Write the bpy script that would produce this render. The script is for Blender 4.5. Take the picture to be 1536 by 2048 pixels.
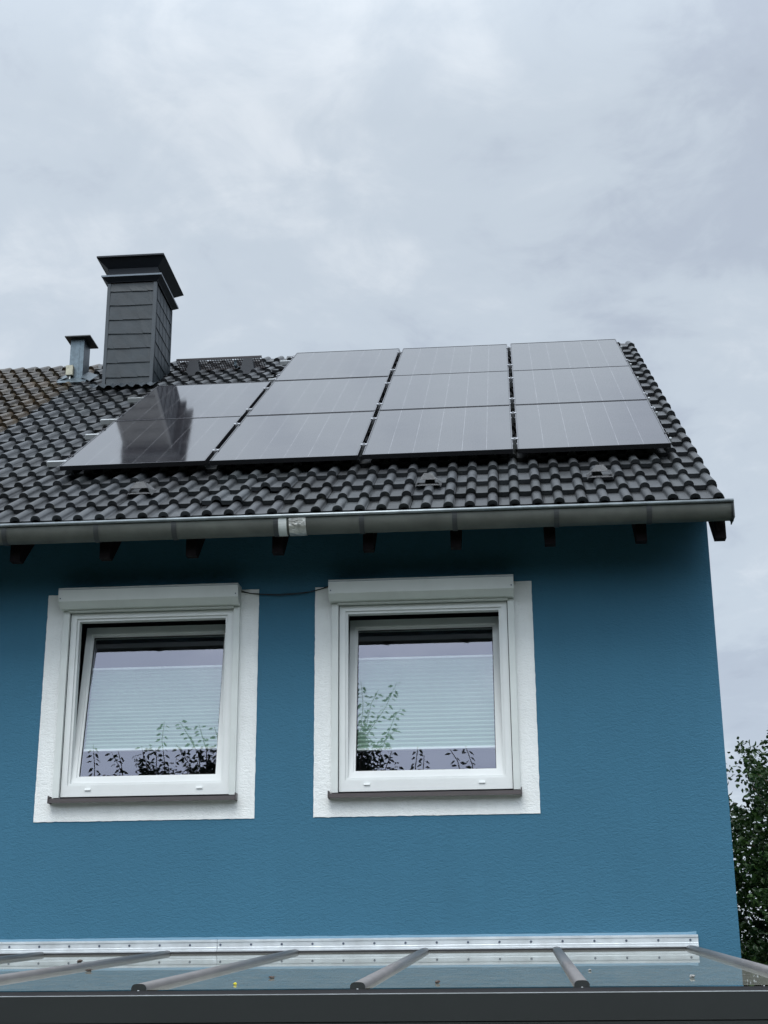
import bpy, bmesh, math, random
from mathutils import Vector, Matrix
random.seed(7)
R = math.radians
sc = bpy.context.scene
C = sc.collection
for o in list(bpy.data.objects): bpy.data.objects.remove(o)

# ------------------------------------------------------------ camera
cam = bpy.data.cameras.new('camera'); co = bpy.data.objects.new('camera', cam); C.objects.link(co)
fw = Vector((-0.0828, 0.9439, 0.3198)).normalized()
rt = Vector((0.9960, 0.0895, -0.0062)); rt = (rt - fw * rt.dot(fw)).normalized(); up = rt.cross(fw)
co.matrix_world = Matrix(((rt.x, up.x, -fw.x, -1.4006), (rt.y, up.y, -fw.y, -10.1711), (rt.z, up.z, -fw.z, 1.6), (0, 0, 0, 1)))
cam.sensor_fit = 'VERTICAL'; cam.sensor_height = 24; cam.lens = 2975.9 / 2048 * 24
cam.clip_start = 0.05; cam.clip_end = 2000
sc.camera = co

# ------------------------------------------------------------ view, sky, sun
sc.view_settings.view_transform = 'Standard'; sc.view_settings.look = 'None'
sc.view_settings.exposure = 0.5; sc.view_settings.gamma = 1
SKYBANKS = (((.12, .85, .51), 130, -.06), ((-.02, .90, .44), 160, -.02), ((.155, .90, .41), 420, .10), ((.20, .92, .33), 160, .06), ((-.24, .80, .55), 90, .03))
SUN_EL, SUN_AZ = R(58), R(186)          # azimuth from +Y clockwise: the bright part of the cloud is behind the camera
w = bpy.data.worlds.new('World'); sc.world = w; w.use_nodes = True
nt = w.node_tree; nt.nodes.clear(); N = nt.nodes; L = nt.links
def nd(tree, t, **k):
    n = tree.nodes.new(t)
    for a, b in k.items():
        if a in n.inputs.keys() if isinstance(a, str) and not hasattr(n, a) else False: n.inputs[a].default_value = b
        else: setattr(n, a, b)
    return n
out = N.new('ShaderNodeOutputWorld')
sky = N.new('ShaderNodeTexSky'); sky.sky_type = 'NISHITA'; sky.sun_disc = False
sky.sun_elevation = SUN_EL; sky.sun_rotation = SUN_AZ
bgs = N.new('ShaderNodeBackground'); bgs.inputs[1].default_value = 0.012
L.new(sky.outputs[0], bgs.inputs[0])
tc = N.new('ShaderNodeTexCoord'); sep = N.new('ShaderNodeSeparateXYZ'); L.new(tc.outputs['Generated'], sep.inputs[0])
def M(tree, op, a, b=None, c=None, clamp=False):
    n = tree.nodes.new('ShaderNodeMath'); n.operation = op; n.use_clamp = clamp
    for i, x in enumerate((a, b, c)):
        if x is None: continue
        if isinstance(x, (int, float)): n.inputs[i].default_value = x
        else: tree.links.new(x, n.inputs[i])
    return n.outputs[0]
zc = M(nt, 'MAXIMUM', sep.outputs[2], 0.0)
den = M(nt, 'ADD', zc, 0.22)
px_ = M(nt, 'DIVIDE', sep.outputs[0], den); py_ = M(nt, 'DIVIDE', sep.outputs[1], den)
cmb = N.new('ShaderNodeCombineXYZ'); L.new(px_, cmb.inputs[0]); L.new(py_, cmb.inputs[1])
def noise(tree, vec, scale, detail=6, rough=.55, dist=0., off=(0, 0, 0)):
    mp = tree.nodes.new('ShaderNodeMapping'); mp.inputs[1].default_value = off
    tree.links.new(vec, mp.inputs[0])
    n = tree.nodes.new('ShaderNodeTexNoise'); n.inputs['Scale'].default_value = scale; n.inputs['Detail'].default_value = detail
    n.inputs['Roughness'].default_value = rough; n.inputs['Distortion'].default_value = dist
    tree.links.new(mp.outputs[0], n.inputs['Vector']); return n.outputs[0]
def ramp(tree, fac, stops, interp='LINEAR'):
    r = tree.nodes.new('ShaderNodeValToRGB'); r.color_ramp.interpolation = interp
    while len(r.color_ramp.elements) > 1: r.color_ramp.elements.remove(r.color_ramp.elements[-1])
    for i, (p, c) in enumerate(stops):
        e = r.color_ramp.elements[0] if i == 0 else r.color_ramp.elements.new(p)
        e.position = p; e.color = (c[0], c[1], c[2], 1) if isinstance(c, tuple) else (c, c, c, 1)
    tree.links.new(fac, r.inputs[0]); return r.outputs[0]
n1 = noise(nt, cmb.outputs[0], 1.15, 5, .52, .3, (3.1, .7, 0))
n2 = noise(nt, cmb.outputs[0], 3.6, 7, .58, .5, (1.3, 5.2, 0))
n3 = noise(nt, cmb.outputs[0], 10, 6, .6, .6, (7.3, 2.2, 0))
nn = M(nt, 'ADD', M(nt, 'ADD', M(nt, 'MULTIPLY', n1, .50), M(nt, 'MULTIPLY', n2, .34)), M(nt, 'MULTIPLY', n3, .16))
def bank(d, tight, amt):       # a soft cloud bank (or a thin spot) in one part of the sky
    dv = nt.nodes.new('ShaderNodeVectorMath'); dv.operation = 'DOT_PRODUCT'; nt.links.new(tc.outputs['Generated'], dv.inputs[0]); dv.inputs[1].default_value = d
    return M(nt, 'MULTIPLY', M(nt, 'POWER', M(nt, 'MAXIMUM', dv.outputs['Value'], 0.0), tight), amt)
for d, tight, amt in SKYBANKS: nn = M(nt, 'ADD', nn, bank(d, tight, amt))
ccol = ramp(nt, nn, [(.36, (.262, .292, .345)), (.45, (.305, .342, .396)), (.53, (.368, .412, .458)), (.63, (.465, .500, .535))], 'EASE')
# overcast luminance: brighter towards the zenith and towards the hidden sun behind the viewer
back = M(nt, 'MULTIPLY', M(nt, 'POWER', M(nt, 'MULTIPLY_ADD', sep.outputs[1], -.5, .5, clamp=True), 1.5), M(nt, 'MULTIPLY_ADD', zc, 2.4, .15, clamp=True))
zen = M(nt, 'POWER', M(nt, 'SUBTRACT', zc, .55, clamp=True), 1.2)
hor = M(nt, 'POWER', M(nt, 'SUBTRACT', .42, zc, clamp=True), 1.5)
lum = M(nt, 'ADD', M(nt, 'MULTIPLY_ADD', back, 2.9, 1.0), M(nt, 'ADD', M(nt, 'MULTIPLY', zen, 4.5), M(nt, 'MULTIPLY', hor, .55)))
bg = N.new('ShaderNodeBackground'); L.new(ccol, bg.inputs[0]); L.new(lum, bg.inputs[1])
ad = N.new('ShaderNodeAddShader'); L.new(bg.outputs[0], ad.inputs[0]); L.new(bgs.outputs[0], ad.inputs[1]); L.new(ad.outputs[0], out.inputs[0])

sl = bpy.data.lights.new('sun', 'SUN'); sl.energy = 1.5; sl.angle = R(34); sl.color = (1, .975, .94)
so = bpy.data.objects.new('sun', sl); C.objects.link(so)
sd = Vector((math.sin(SUN_AZ) * math.cos(SUN_EL), math.cos(SUN_AZ) * math.cos(SUN_EL), math.sin(SUN_EL)))
so.rotation_euler = (-sd).to_track_quat('-Z', 'Y').to_euler(); so.location = sd * 60

# ------------------------------------------------------------ helpers
def obj(name, bm, m=None, parent=None, smooth=False, label=None):
    me = bpy.data.meshes.new(name); bm.to_mesh(me); bm.free()
    if smooth:
        for p in me.polygons: p.use_smooth = True
    if m is not None:
        for x in (m if isinstance(m, (list, tuple)) else [m]): me.materials.append(x)
    o = bpy.data.objects.new(name, me); C.objects.link(o)
    if parent is not None: o.parent = parent
    if label: o['label'] = label
    return o
def thing(name, label, cat, loc=(0, 0, 0), group=None):
    o = bpy.data.objects.new(name, None); C.objects.link(o); o.location = loc; o.empty_display_size = .2
    o['label'] = label; o['category'] = cat
    if group: o['group'] = group
    return o
def tag(o, label, cat, group=None):
    o['label'] = label; o['category'] = cat
    if group: o['group'] = group
    return o
def B(): return bmesh.new()
def box(bm, x0, x1, y0, y1, z0, z1, mi=0, mat=None):
    vs = [bm.verts.new(p) for p in ((x0,y0,z0),(x1,y0,z0),(x1,y1,z0),(x0,y1,z0),(x0,y0,z1),(x1,y0,z1),(x1,y1,z1),(x0,y1,z1))]
    if mat is not None:
        for q in vs: q.co = mat @ q.co
    fs = []
    for i in ((3,2,1,0),(4,5,6,7),(0,1,5,4),(1,2,6,5),(2,3,7,6),(3,0,4,7)):
        f = bm.faces.new([vs[k] for k in i]); f.material_index = mi; fs.append(f)
    return vs
def bevel(bm, w_, seg=2):
    bmesh.ops.bevel(bm, geom=[e for e in bm.edges if e.calc_face_angle(0) > .5], offset=w_, segments=seg, profile=.6, affect='EDGES', clamp_overlap=True)
def prism(bm, pts, f0, f1, mi=0, caps=True):
    """pts: 2D outline; f0/f1: functions mapping (a, b) to the two end positions"""
    a = [bm.verts.new(f0(*p)) for p in pts]; b = [bm.verts.new(f1(*p)) for p in pts]
    n = len(pts)
    for i in range(n):
        f = bm.faces.new((a[i], a[(i+1) % n], b[(i+1) % n], b[i])); f.material_index = mi
    if caps: bm.faces.new(a[::-1]); bm.faces.new(b)
    bmesh.ops.recalc_face_normals(bm, faces=bm.faces)
def tube(bm, pts, rad, n=8, caps=True):
    pts = [Vector(p) for p in pts]; rings = []
    rad = rad if isinstance(rad, (list, tuple)) else [rad] * len(pts)
    for i, p in enumerate(pts):
        t = (pts[min(i+1, len(pts)-1)] - pts[max(i-1, 0)]).normalized()
        a = t.cross(Vector((0, 0, 1)) if abs(t.z) < .9 else Vector((1, 0, 0))).normalized(); b = t.cross(a)
        rings.append([bm.verts.new(p + (a * math.cos(k*2*math.pi/n) + b * math.sin(k*2*math.pi/n)) * rad[i]) for k in range(n)])
    for r0, r1 in zip(rings, rings[1:]):
        for k in range(n): bm.faces.new((r0[k], r0[(k+1) % n], r1[(k+1) % n], r1[k]))
    if caps: bm.faces.new(rings[0][::-1]); bm.faces.new(rings[-1])
def ring(bm, x0, x1, z0, z1, ix0, ix1, iz0, iz1, y0, y1, mat=None):
    """rectangular frame in the XZ plane with mitred corners, y0 front .. y1 back"""
    o = ((x0,z0),(x1,z0),(x1,z1),(x0,z1)); i = ((ix0,iz0),(ix1,iz0),(ix1,iz1),(ix0,iz1))
    V = {}
    for nme, s_ in (('o', o), ('i', i)):
        for k, (x, z) in enumerate(s_):
            for j, y in enumerate((y0, y1)):
                p = Vector((x, y, z)); V[nme, k, j] = bm.verts.new(mat @ p if mat is not None else p)
    for k in range(4):
        l = (k+1) % 4
        bm.faces.new((V['o',k,0],V['o',l,0],V['i',l,0],V['i',k,0])); bm.faces.new((V['o',k,1],V['i',k,1],V['i',l,1],V['o',l,1]))
        bm.faces.new((V['i',k,0],V['i',l,0],V['i',l,1],V['i',k,1])); bm.faces.new((V['o',k,0],V['o',k,1],V['o',l,1],V['o',l,0]))

# ------------------------------------------------------------ materials
def mat(name, col=(.5,.5,.5), rough=.5, metal=0, spec=.5, bump=None, var=None, coat=0, streak=0):
    """bump: list of (scale, strength, distance, stretch); var: (scale, amount) slight colour variation"""
    m = bpy.data.materials.new(name); m.use_nodes = True; t = m.node_tree
    p = t.nodes['Principled BSDF']; p.inputs['Roughness'].default_value = rough; p.inputs['Metallic'].default_value = metal
    p.inputs['Specular IOR Level'].default_value = spec; p.inputs['Base Color'].default_value = (*col, 1); p.inputs['Coat Weight'].default_value = coat
    tcn = t.nodes.new('ShaderNodeTexCoord'); src = tcn.outputs['Object']
    c = None
    if var:
        nz = noise(t, src, var[0], 6, .6)
        f = ramp(t, nz, [(.3, 1 - var[1]), (.7, 1 + var[1])])
        if streak:      # rain-run marks: noise drawn out downwards
            mp = t.nodes.new('ShaderNodeMapping'); mp.inputs[3].default_value = (7, 7, .7); t.links.new(src, mp.inputs[0])
            f = M(t, 'MULTIPLY', f, ramp(t, noise(t, mp.outputs[0], 1, 6, .65), [(.35, 1 - streak), (.6, 1 + streak*.4)]))
        mx = t.nodes.new('ShaderNodeMix'); mx.data_type = 'RGBA'; mx.blend_type = 'MULTIPLY'; mx.inputs[0].default_value = 1
        mx.inputs[6].default_value = (*col, 1); t.links.new(f, mx.inputs[7]); c = mx.outputs[2]
        t.links.new(c, p.inputs['Base Color'])
    prev = None
    for (scl, st, dist, sx) in (bump or []):
        mp = t.nodes.new('ShaderNodeMapping'); mp.inputs[3].default_value = sx; t.links.new(src, mp.inputs[0])
        nz = t.nodes.new('ShaderNodeTexNoise'); nz.inputs['Scale'].default_value = scl; nz.inputs['Detail'].default_value = 4; nz.inputs['Roughness'].default_value = .6
        nz.inputs['Distortion'].default_value = 1.0
        t.links.new(mp.outputs[0], nz.inputs['Vector'])
        b = t.nodes.new('ShaderNodeBump'); b.inputs['Strength'].default_value = st; b.inputs['Distance'].default_value = dist
        t.links.new(nz.outputs[0], b.inputs['Height'])
        if prev is not None: t.links.new(prev, b.inputs['Normal'])
        prev = b.outputs[0]
    if prev is not None: t.links.new(prev, p.inputs['Normal'])
    return m
PL = [(30, .55, .010, (1, 1, 2.0)), (95, .5, .004, (1, 1, 1.4))]
m_blue = mat('blue_plaster', (.040, .133, .206), .85, spec=.25, bump=PL, var=(.8, .05), streak=.02)
m_white = mat('white_plaster', (.74, .76, .75), .85, spec=.25, bump=PL, var=(3, .05), streak=.04)
m_bluel = mat('blue_sealant', (.055, .165, .25), .5, bump=[(40, .4, .004, (1,1,1))])
m_pvc = mat('white_upvc', (.66, .68, .67), .32, spec=.5, var=(2.5, .05))
m_alu = mat('grey_white_aluminium', (.57, .60, .58), .38, spec=.5, var=(4, .06))
m_sill = mat('brown_aluminium', (.045, .036, .036), .4, var=(6, .15))
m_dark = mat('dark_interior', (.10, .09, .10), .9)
m_black = mat('black_rubber', (.012, .012, .014), .6)
m_zinc = mat('weathered_zinc', (.105, .112, .100), .55, metal=.35, bump=[(14, .12, .01, (1,1,1))], var=(5, .22))
m_zincb = mat('zinc_bead', (.24, .27, .28), .38, metal=.6, var=(9, .25))
m_zincd = mat('dark_zinc_strap', (.05, .054, .056), .5, metal=.4, var=(9, .2))
m_patch = mat('silver_tape', (.50, .50, .47), .28, metal=.75, bump=[(22, .9, .02, (1,1,1))], var=(16, .35))
m_galv = mat('galvanised_steel', (.095, .125, .145), .42, metal=.6, bump=[(30, .1, .004, (1,1,1))], var=(30, .22))
m_wood = mat('dark_stained_wood', (.009, .007, .008), .8, spec=.1, bump=[(18, .4, .006, (.2,1,1))], var=(8, .3))
m_slate = mat('slate', (.018, .026, .032), .5, spec=.3, bump=[(18, .3, .005, (1,1,1))], var=(7, .22))
m_trim = mat('dark_sheet_metal', (.020, .028, .035), .45, metal=.2, var=(5, .15))
m_cap = mat('shade_dark_metal', (.010, .014, .020), .6, metal=.0, spec=.3, var=(5, .15))  # darker than the trim: underside shade of collar, neck and cap put into colour
m_slip = mat('sheet_edge', (.09, .11, .13), .35, metal=.4)
m_hood = mat('grey_vent_plastic', (.15, .155, .16), .6, var=(12, .12))
m_grate = mat('brown_black_steel', (.014, .012, .015), .5, metal=.3)
m_rail = mat('bright_aluminium', (.74, .76, .76), .28, metal=.8, var=(10, .1))
m_clamp = mat('dull_aluminium', (.36, .37, .39), .4, metal=.7)
m_pvframe = mat('black_anodised', (.010, .010, .012), .35, metal=.2)
m_pvedge = mat('dark_anodised_lip', (.16, .16, .18), .3, metal=.6)
m_anth = mat('anthracite_powder_coat', (.014, .017, .0165), .5, spec=.4, bump=[(260, .15, .0006, (1,1,1))], var=(3, .06))
m_bar = mat('anthracite_bar_sheen', (.13, .125, .125), .42, spec=.5, var=(5, .12))  # anthracite lightened: sky sheen on the bars put into the base colour
m_mill = mat('mill_aluminium', (.68, .72, .74), .34, metal=.55, bump=[(8, .15, .004, (.15,1,1))], var=(7, .16))
m_screw = mat('grey_screw', (.10, .12, .16), .4, metal=.6)
m_cable = mat('black_cable', (.01, .01, .01), .5)
m_blind = mat('pleated_fabric', (.40, .53, .44), .9, spec=.1)
m_blindr = mat('white_blind_rail', (.85, .88, .87), .4)
m_grass = mat('lawn', (.030, .040, .020), .95, spec=.2, bump=[(60, .8, .03, (1,1,1))], var=(3, .4))
m_terr = mat('paving', (.26, .25, .23), .9, bump=[(12, .4, .006, (1,1,1))], var=(4, .2))
m_bark = mat('bark', (.09, .07, .05), .9, bump=[(20, .8, .02, (1,1,.3))], var=(6, .3))
m_box = mat('dusty_plastic', (.36, .35, .27), .6, var=(20, .2))
m_leafd = mat('dry_leaf', (.07, .05, .04), .8); m_yel = mat('yellow_blossom', (.62, .55, .03), .7); m_pale = mat('pale_petal', (.25, .25, .24), .7)
m_nwall = mat('cream_render', (.55, .52, .45), .9, bump=PL, var=(2, .06))

def leafmat(name, c0, c1, trans=.35):
    m = bpy.data.materials.new(name); m.use_nodes = True; t = m.node_tree
    p = t.nodes['Principled BSDF']; p.inputs['Roughness'].default_value = .45; p.inputs['Specular IOR Level'].default_value = .35
    a = t.nodes.new('ShaderNodeAttribute'); a.attribute_name = 'var'
    mx = t.nodes.new('ShaderNodeMix'); mx.data_type = 'RGBA'; mx.inputs[6].default_value = (*c0, 1); mx.inputs[7].default_value = (*c1, 1)
    t.links.new(a.outputs['Fac'], mx.inputs[0]); t.links.new(mx.outputs[2], p.inputs['Base Color'])
    tr = t.nodes.new('ShaderNodeBsdfTranslucent'); t.links.new(mx.outputs[2], tr.inputs[0])
    ms = t.nodes.new('ShaderNodeMixShader'); ms.inputs[0].default_value = trans
    t.links.new(p.outputs[0], ms.inputs[1]); t.links.new(tr.outputs[0], ms.inputs[2]); t.links.new(ms.outputs[0], t.nodes['Material Output'].inputs[0])
    return m
m_leaf = leafmat('hornbeam_leaves', (.014, .036, .010), (.075, .155, .030), .3)
m_pear = leafmat('pear_leaves', (.012, .026, .010), (.032, .056, .018), .15)

def tilemat():
    m = bpy.data.materials.new('concrete_tile'); m.use_nodes = True; t = m.node_tree; p = t.nodes['Principled BSDF']
    tcn = t.nodes.new('ShaderNodeTexCoord'); src = tcn.outputs['Object']
    a = t.nodes.new('ShaderNodeAttribute'); a.attribute_name = 'tilecol'
    nz = noise(t, src, 6, 8, .65); nz2 = noise(t, src, 34, 5, .6); nz3 = noise(t, src, 60, 3, .5)
    f = M(t, 'MULTIPLY', ramp(t, nz, [(.3, .72), (.7, 1.28)]), ramp(t, nz2, [(.3, .82), (.7, 1.2)]))
    mx = t.nodes.new('ShaderNodeMix'); mx.data_type = 'RGBA'; mx.blend_type = 'MULTIPLY'; mx.inputs[0].default_value = 1
    t.links.new(a.outputs['Color'], mx.inputs[6]); t.links.new(f, mx.inputs[7])
    # lichen spots, denser where the tile itself is old (alpha of the attribute)
    lich = M(t, 'MULTIPLY', ramp(t, noise(t, src, 17, 6, .7), [(.60, 0.), (.70, 1.)]), a.outputs['Alpha'])
    m2 = t.nodes.new('ShaderNodeMix'); m2.data_type = 'RGBA'; t.links.new(lich, m2.inputs[0]); t.links.new(mx.outputs[2], m2.inputs[6]); m2.inputs[7].default_value = (.26, .25, .17, 1)
    t.links.new(m2.outputs[2], p.inputs['Base Color'])
    t.links.new(ramp(t, nz, [(.3, .34), (.7, .54)]), p.inputs['Roughness']); p.inputs['Specular IOR Level'].default_value = .55
    b = t.nodes.new('ShaderNodeBump'); b.inputs['Strength'].default_value = .35; b.inputs['Distance'].default_value = .003; t.links.new(nz3, b.inputs['Height']); t.links.new(b.outputs[0], p.inputs['Normal'])
    return m
m_tile = tilemat()

def pvmat():
    m = bpy.data.materials.new('photovoltaic_glass'); m.use_nodes = True; t = m.node_tree; p = t.nodes['Principled BSDF']
    tcn = t.nodes.new('ShaderNodeTexCoord'); s = t.nodes.new('ShaderNodeSeparateXYZ'); t.links.new(tcn.outputs['Object'], s.inputs[0])
    # object X 0..1.134 : six cell columns with five bright gaps between; object Y: cell rows (very faint)
    xx = M(t, 'DIVIDE', M(t, 'SUBTRACT', s.outputs[0], .012), .185)
    fr = M(t, 'ABSOLUTE', M(t, 'SUBTRACT', M(t, 'FRACT', M(t, 'ADD', xx, .5)), .5))
    line = M(t, 'LESS_THAN', fr, .0085)
    inside = M(t, 'MULTIPLY', M(t, 'GREATER_THAN', s.outputs[0], .06), M(t, 'LESS_THAN', s.outputs[0], 1.07))
    line = M(t, 'MULTIPLY', line, inside)
    line = M(t, 'MULTIPLY', line, ramp(t, noise(t, tcn.outputs['Object'], 7, 3, .5), [(.35, .35), (.6, 1.)]))
    bus = M(t, 'LESS_THAN', M(t, 'ABSOLUTE', M(t, 'SUBTRACT', M(t, 'FRACT', M(t, 'MULTIPLY', s.outputs[0], 54)), .5)), .05)
    dust = noise(t, tcn.outputs['Object'], 2.2, 6, .6)
    base = ramp(t, dust, [(.3, (.012, .012, .015)), (.7, (.022, .021, .024))])
    mx = t.nodes.new('ShaderNodeMix'); mx.data_type = 'RGBA'; t.links.new(M(t, 'MAXIMUM', M(t, 'MULTIPLY', line, .34), M(t, 'MULTIPLY', bus, .03)), mx.inputs[0]); t.links.new(base, mx.inputs[6]); mx.inputs[7].default_value = (.50, .50, .53, 1)
    t.links.new(mx.outputs[2], p.inputs['Base Color'])
    p.inputs['Roughness'].default_value = .10; p.inputs['IOR'].default_value = 1.95
    t.links.new(ramp(t, dust, [(.3, .055), (.7, .095)]), p.inputs['Roughness'])
    p.inputs['Specular Tint'].default_value = (1, .965, .97, 1)
    return m
m_pv = pvmat()

def glassmat():
    m = bpy.data.materials.new('coated_window_glass'); m.use_nodes = True; t = m.node_tree; t.nodes.remove(t.nodes['Principled BSDF'])
    tr = t.nodes.new('ShaderNodeBsdfTransparent'); tr.inputs[0].default_value = (.80, .84, .82, 1)
    gl = t.nodes.new('ShaderNodeBsdfGlossy'); gl.inputs['Roughness'].default_value = .0; gl.inputs[0].default_value = (.82, .84, 1.0, 1)
    lw = t.nodes.new('ShaderNodeLayerWeight'); lw.inputs[0].default_value = .25
    f = M(t, 'MULTIPLY_ADD', lw.outputs['Fresnel'], .6, .145)
    mx = t.nodes.new('ShaderNodeMixShader'); t.links.new(f, mx.inputs[0]); t.links.new(tr.outputs[0], mx.inputs[1]); t.links.new(gl.outputs[0], mx.inputs[2])
    t.links.new(mx.outputs[0], t.nodes['Material Output'].inputs[0]); return m
m_glass = glassmat()
def roofglass():
    m = bpy.data.materials.new('dusty_roof_glass'); m.use_nodes = True; t = m.node_tree; t.nodes.remove(t.nodes['Principled BSDF'])
    tcn = t.nodes.new('ShaderNodeTexCoord')
    tr = t.nodes.new('ShaderNodeBsdfTransparent'); tr.inputs[0].default_value = (.75, .82, .80, 1)
    gl = t.nodes.new('ShaderNodeBsdfGlossy'); gl.inputs['Roughness'].default_value = .015; gl.inputs[0].default_value = (.93, .96, .95, 1)
    fr = t.nodes.new('ShaderNodeFresnel'); fr.inputs[0].default_value = 1.5
    mx = t.nodes.new('ShaderNodeMixShader'); t.links.new(fr.outputs[0], mx.inputs[0]); t.links.new(tr.outputs[0], mx.inputs[1]); t.links.new(gl.outputs[0], mx.inputs[2])
    df = t.nodes.new('ShaderNodeBsdfDiffuse'); df.inputs[0].default_value = (.22, .22, .19, 1)
    spots = M(t, 'ADD', ramp(t, noise(t, tcn.outputs['Object'], 9, 8, .7), [(.35, .20), (.75, .40)]), ramp(t, noise(t, tcn.outputs['Object'], 60, 3, .6), [(.66, 0.), (.72, .4)]), clamp=True)
    m2 = t.nodes.new('ShaderNodeMixShader'); t.links.new(spots, m2.inputs[0]); t.links.new(mx.outputs[0], m2.inputs[1]); t.links.new(df.outputs[0], m2.inputs[2])
    t.links.new(m2.outputs[0], t.nodes['Material Output'].inputs[0]); return m
m_rglass = roofglass()

# ------------------------------------------------------------ ground
GZ = -.7
bm = B(); vs = [bm.verts.new(p) for p in ((-400,-400,GZ),(400,-400,GZ),(400,400,GZ),(-400,400,GZ))]; bm.faces.new(vs)
o = obj('ground', bm, m_grass); o['kind'] = 'structure'
bm = B(); vs = [bm.verts.new(p) for p in ((-7,-4.6,GZ+.004),(.4,-4.6,GZ+.004),(.4,0,GZ+.004),(-7,0,GZ+.004))]; bm.faces.new(vs)
o = obj('terrace', bm, m_terr); o['kind'] = 'structure'

# ------------------------------------------------------------ the blue house
AL = .5877; CA, SA = math.cos(AL), math.sin(AL)
T0 = Vector((0, .2925 - 1.2187*CA + .14*SA, 5.606 - 1.2187*SA - .14*CA))     # eave line on the tile plane
def rp(x, s, n): return Vector((x, T0.y + s*CA - n*SA, T0.z + s*SA + n*CA))
RID = 6.92; NB = -5.97; EX = .04
house = thing('blue_house', 'blue rendered house with two white-framed windows and a dark tiled roof', 'house', (-3, 5, GZ))
HO = Vector((-3, 5, GZ))
def hp(name, bm, m, parent=None, smooth=False, label=None):
    """part of the house: mesh given in world coordinates"""
    par = parent or house
    off = HO if par is house else Vector(par['_o'])
    bmesh.ops.translate(bm, verts=bm.verts, vec=-off)
    o = obj(name, bm, m, par, smooth, label); return o
def part(name, bm, m, loc, smooth=False, label=None):
    """part of the house with its own origin (world) so that sub-parts can hang from it"""
    loc = Vector(loc); bmesh.ops.translate(bm, verts=bm.verts, vec=-loc)
    o = obj(name, bm, m, house, smooth, label); o.location = loc - HO; return o
def sub(name, bm, m, par, loc, smooth=False, label=None):
    bmesh.ops.translate(bm, verts=bm.verts, vec=-Vector(loc)); return obj(name, bm, m, par, smooth, label)

WIN = ((-3.967, 3.99, 3.395), (-2.022, 4.015, 3.36))
# wall: front sheet with two openings + reveals, sides, gables
bm = B()
xs = [NB, WIN[0][0]-.62, WIN[0][0]+.62, WIN[1][0]-.62, WIN[1][0]+.62, 0]; zs = [GZ, 3.02, 4.37, 4.93]
for i in range(5):
    for j in range(3):
        if j == 1 and i in (1, 3): continue
        bm.faces.new([bm.verts.new(p) for p in ((xs[i],0,zs[j]),(xs[i+1],0,zs[j]),(xs[i+1],0,zs[j+1]),(xs[i],0,zs[j+1]))])
for i in (1, 3):
    a, b, c, d = xs[i], xs[i+1], zs[1], zs[2]
    for q in (((a,0,c),(b,0,c),(b,.32,c),(a,.32,c)), ((a,0,d),(a,.32,d),(b,.32,d),(b,0,d)), ((a,0,c),(a,.32,c),(a,.32,d),(a,0,d)), ((b,0,c),(b,0,d),(b,.32,d),(b,.32,c))):
        bm.faces.new([bm.verts.new(p) for p in q])
YB = 2*rp(0, RID, 0).y
ztop = lambda y: min(T0.z + (y - T0.y)/CA*SA, T0.z + (YB - y - T0.y)/CA*SA) - .16
pr = [(0, GZ), (0, ztop(0)), (YB/2, ztop(YB/2)), (YB, ztop(YB)), (YB, GZ)]
for x in (0, NB):
    bm.faces.new([bm.verts.new((x, y, z)) for y, z in (pr if x == 0 else pr[::-1])])
bm.faces.new([bm.verts.new(p) for p in ((NB,YB,GZ),(NB,YB,ztop(YB)),(0,YB,ztop(YB)),(0,YB,GZ))])
bmesh.ops.remove_doubles(bm, verts=bm.verts, dist=1e-5)
wall = hp('wall', bm, m_blue)
# interior rooms: floor, ceiling and back wall, so that the windows look into a dim room
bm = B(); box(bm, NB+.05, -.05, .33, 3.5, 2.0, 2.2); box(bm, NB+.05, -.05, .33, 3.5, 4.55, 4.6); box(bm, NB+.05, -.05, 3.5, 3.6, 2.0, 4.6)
hp('interior_room', bm, m_dark)

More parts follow.
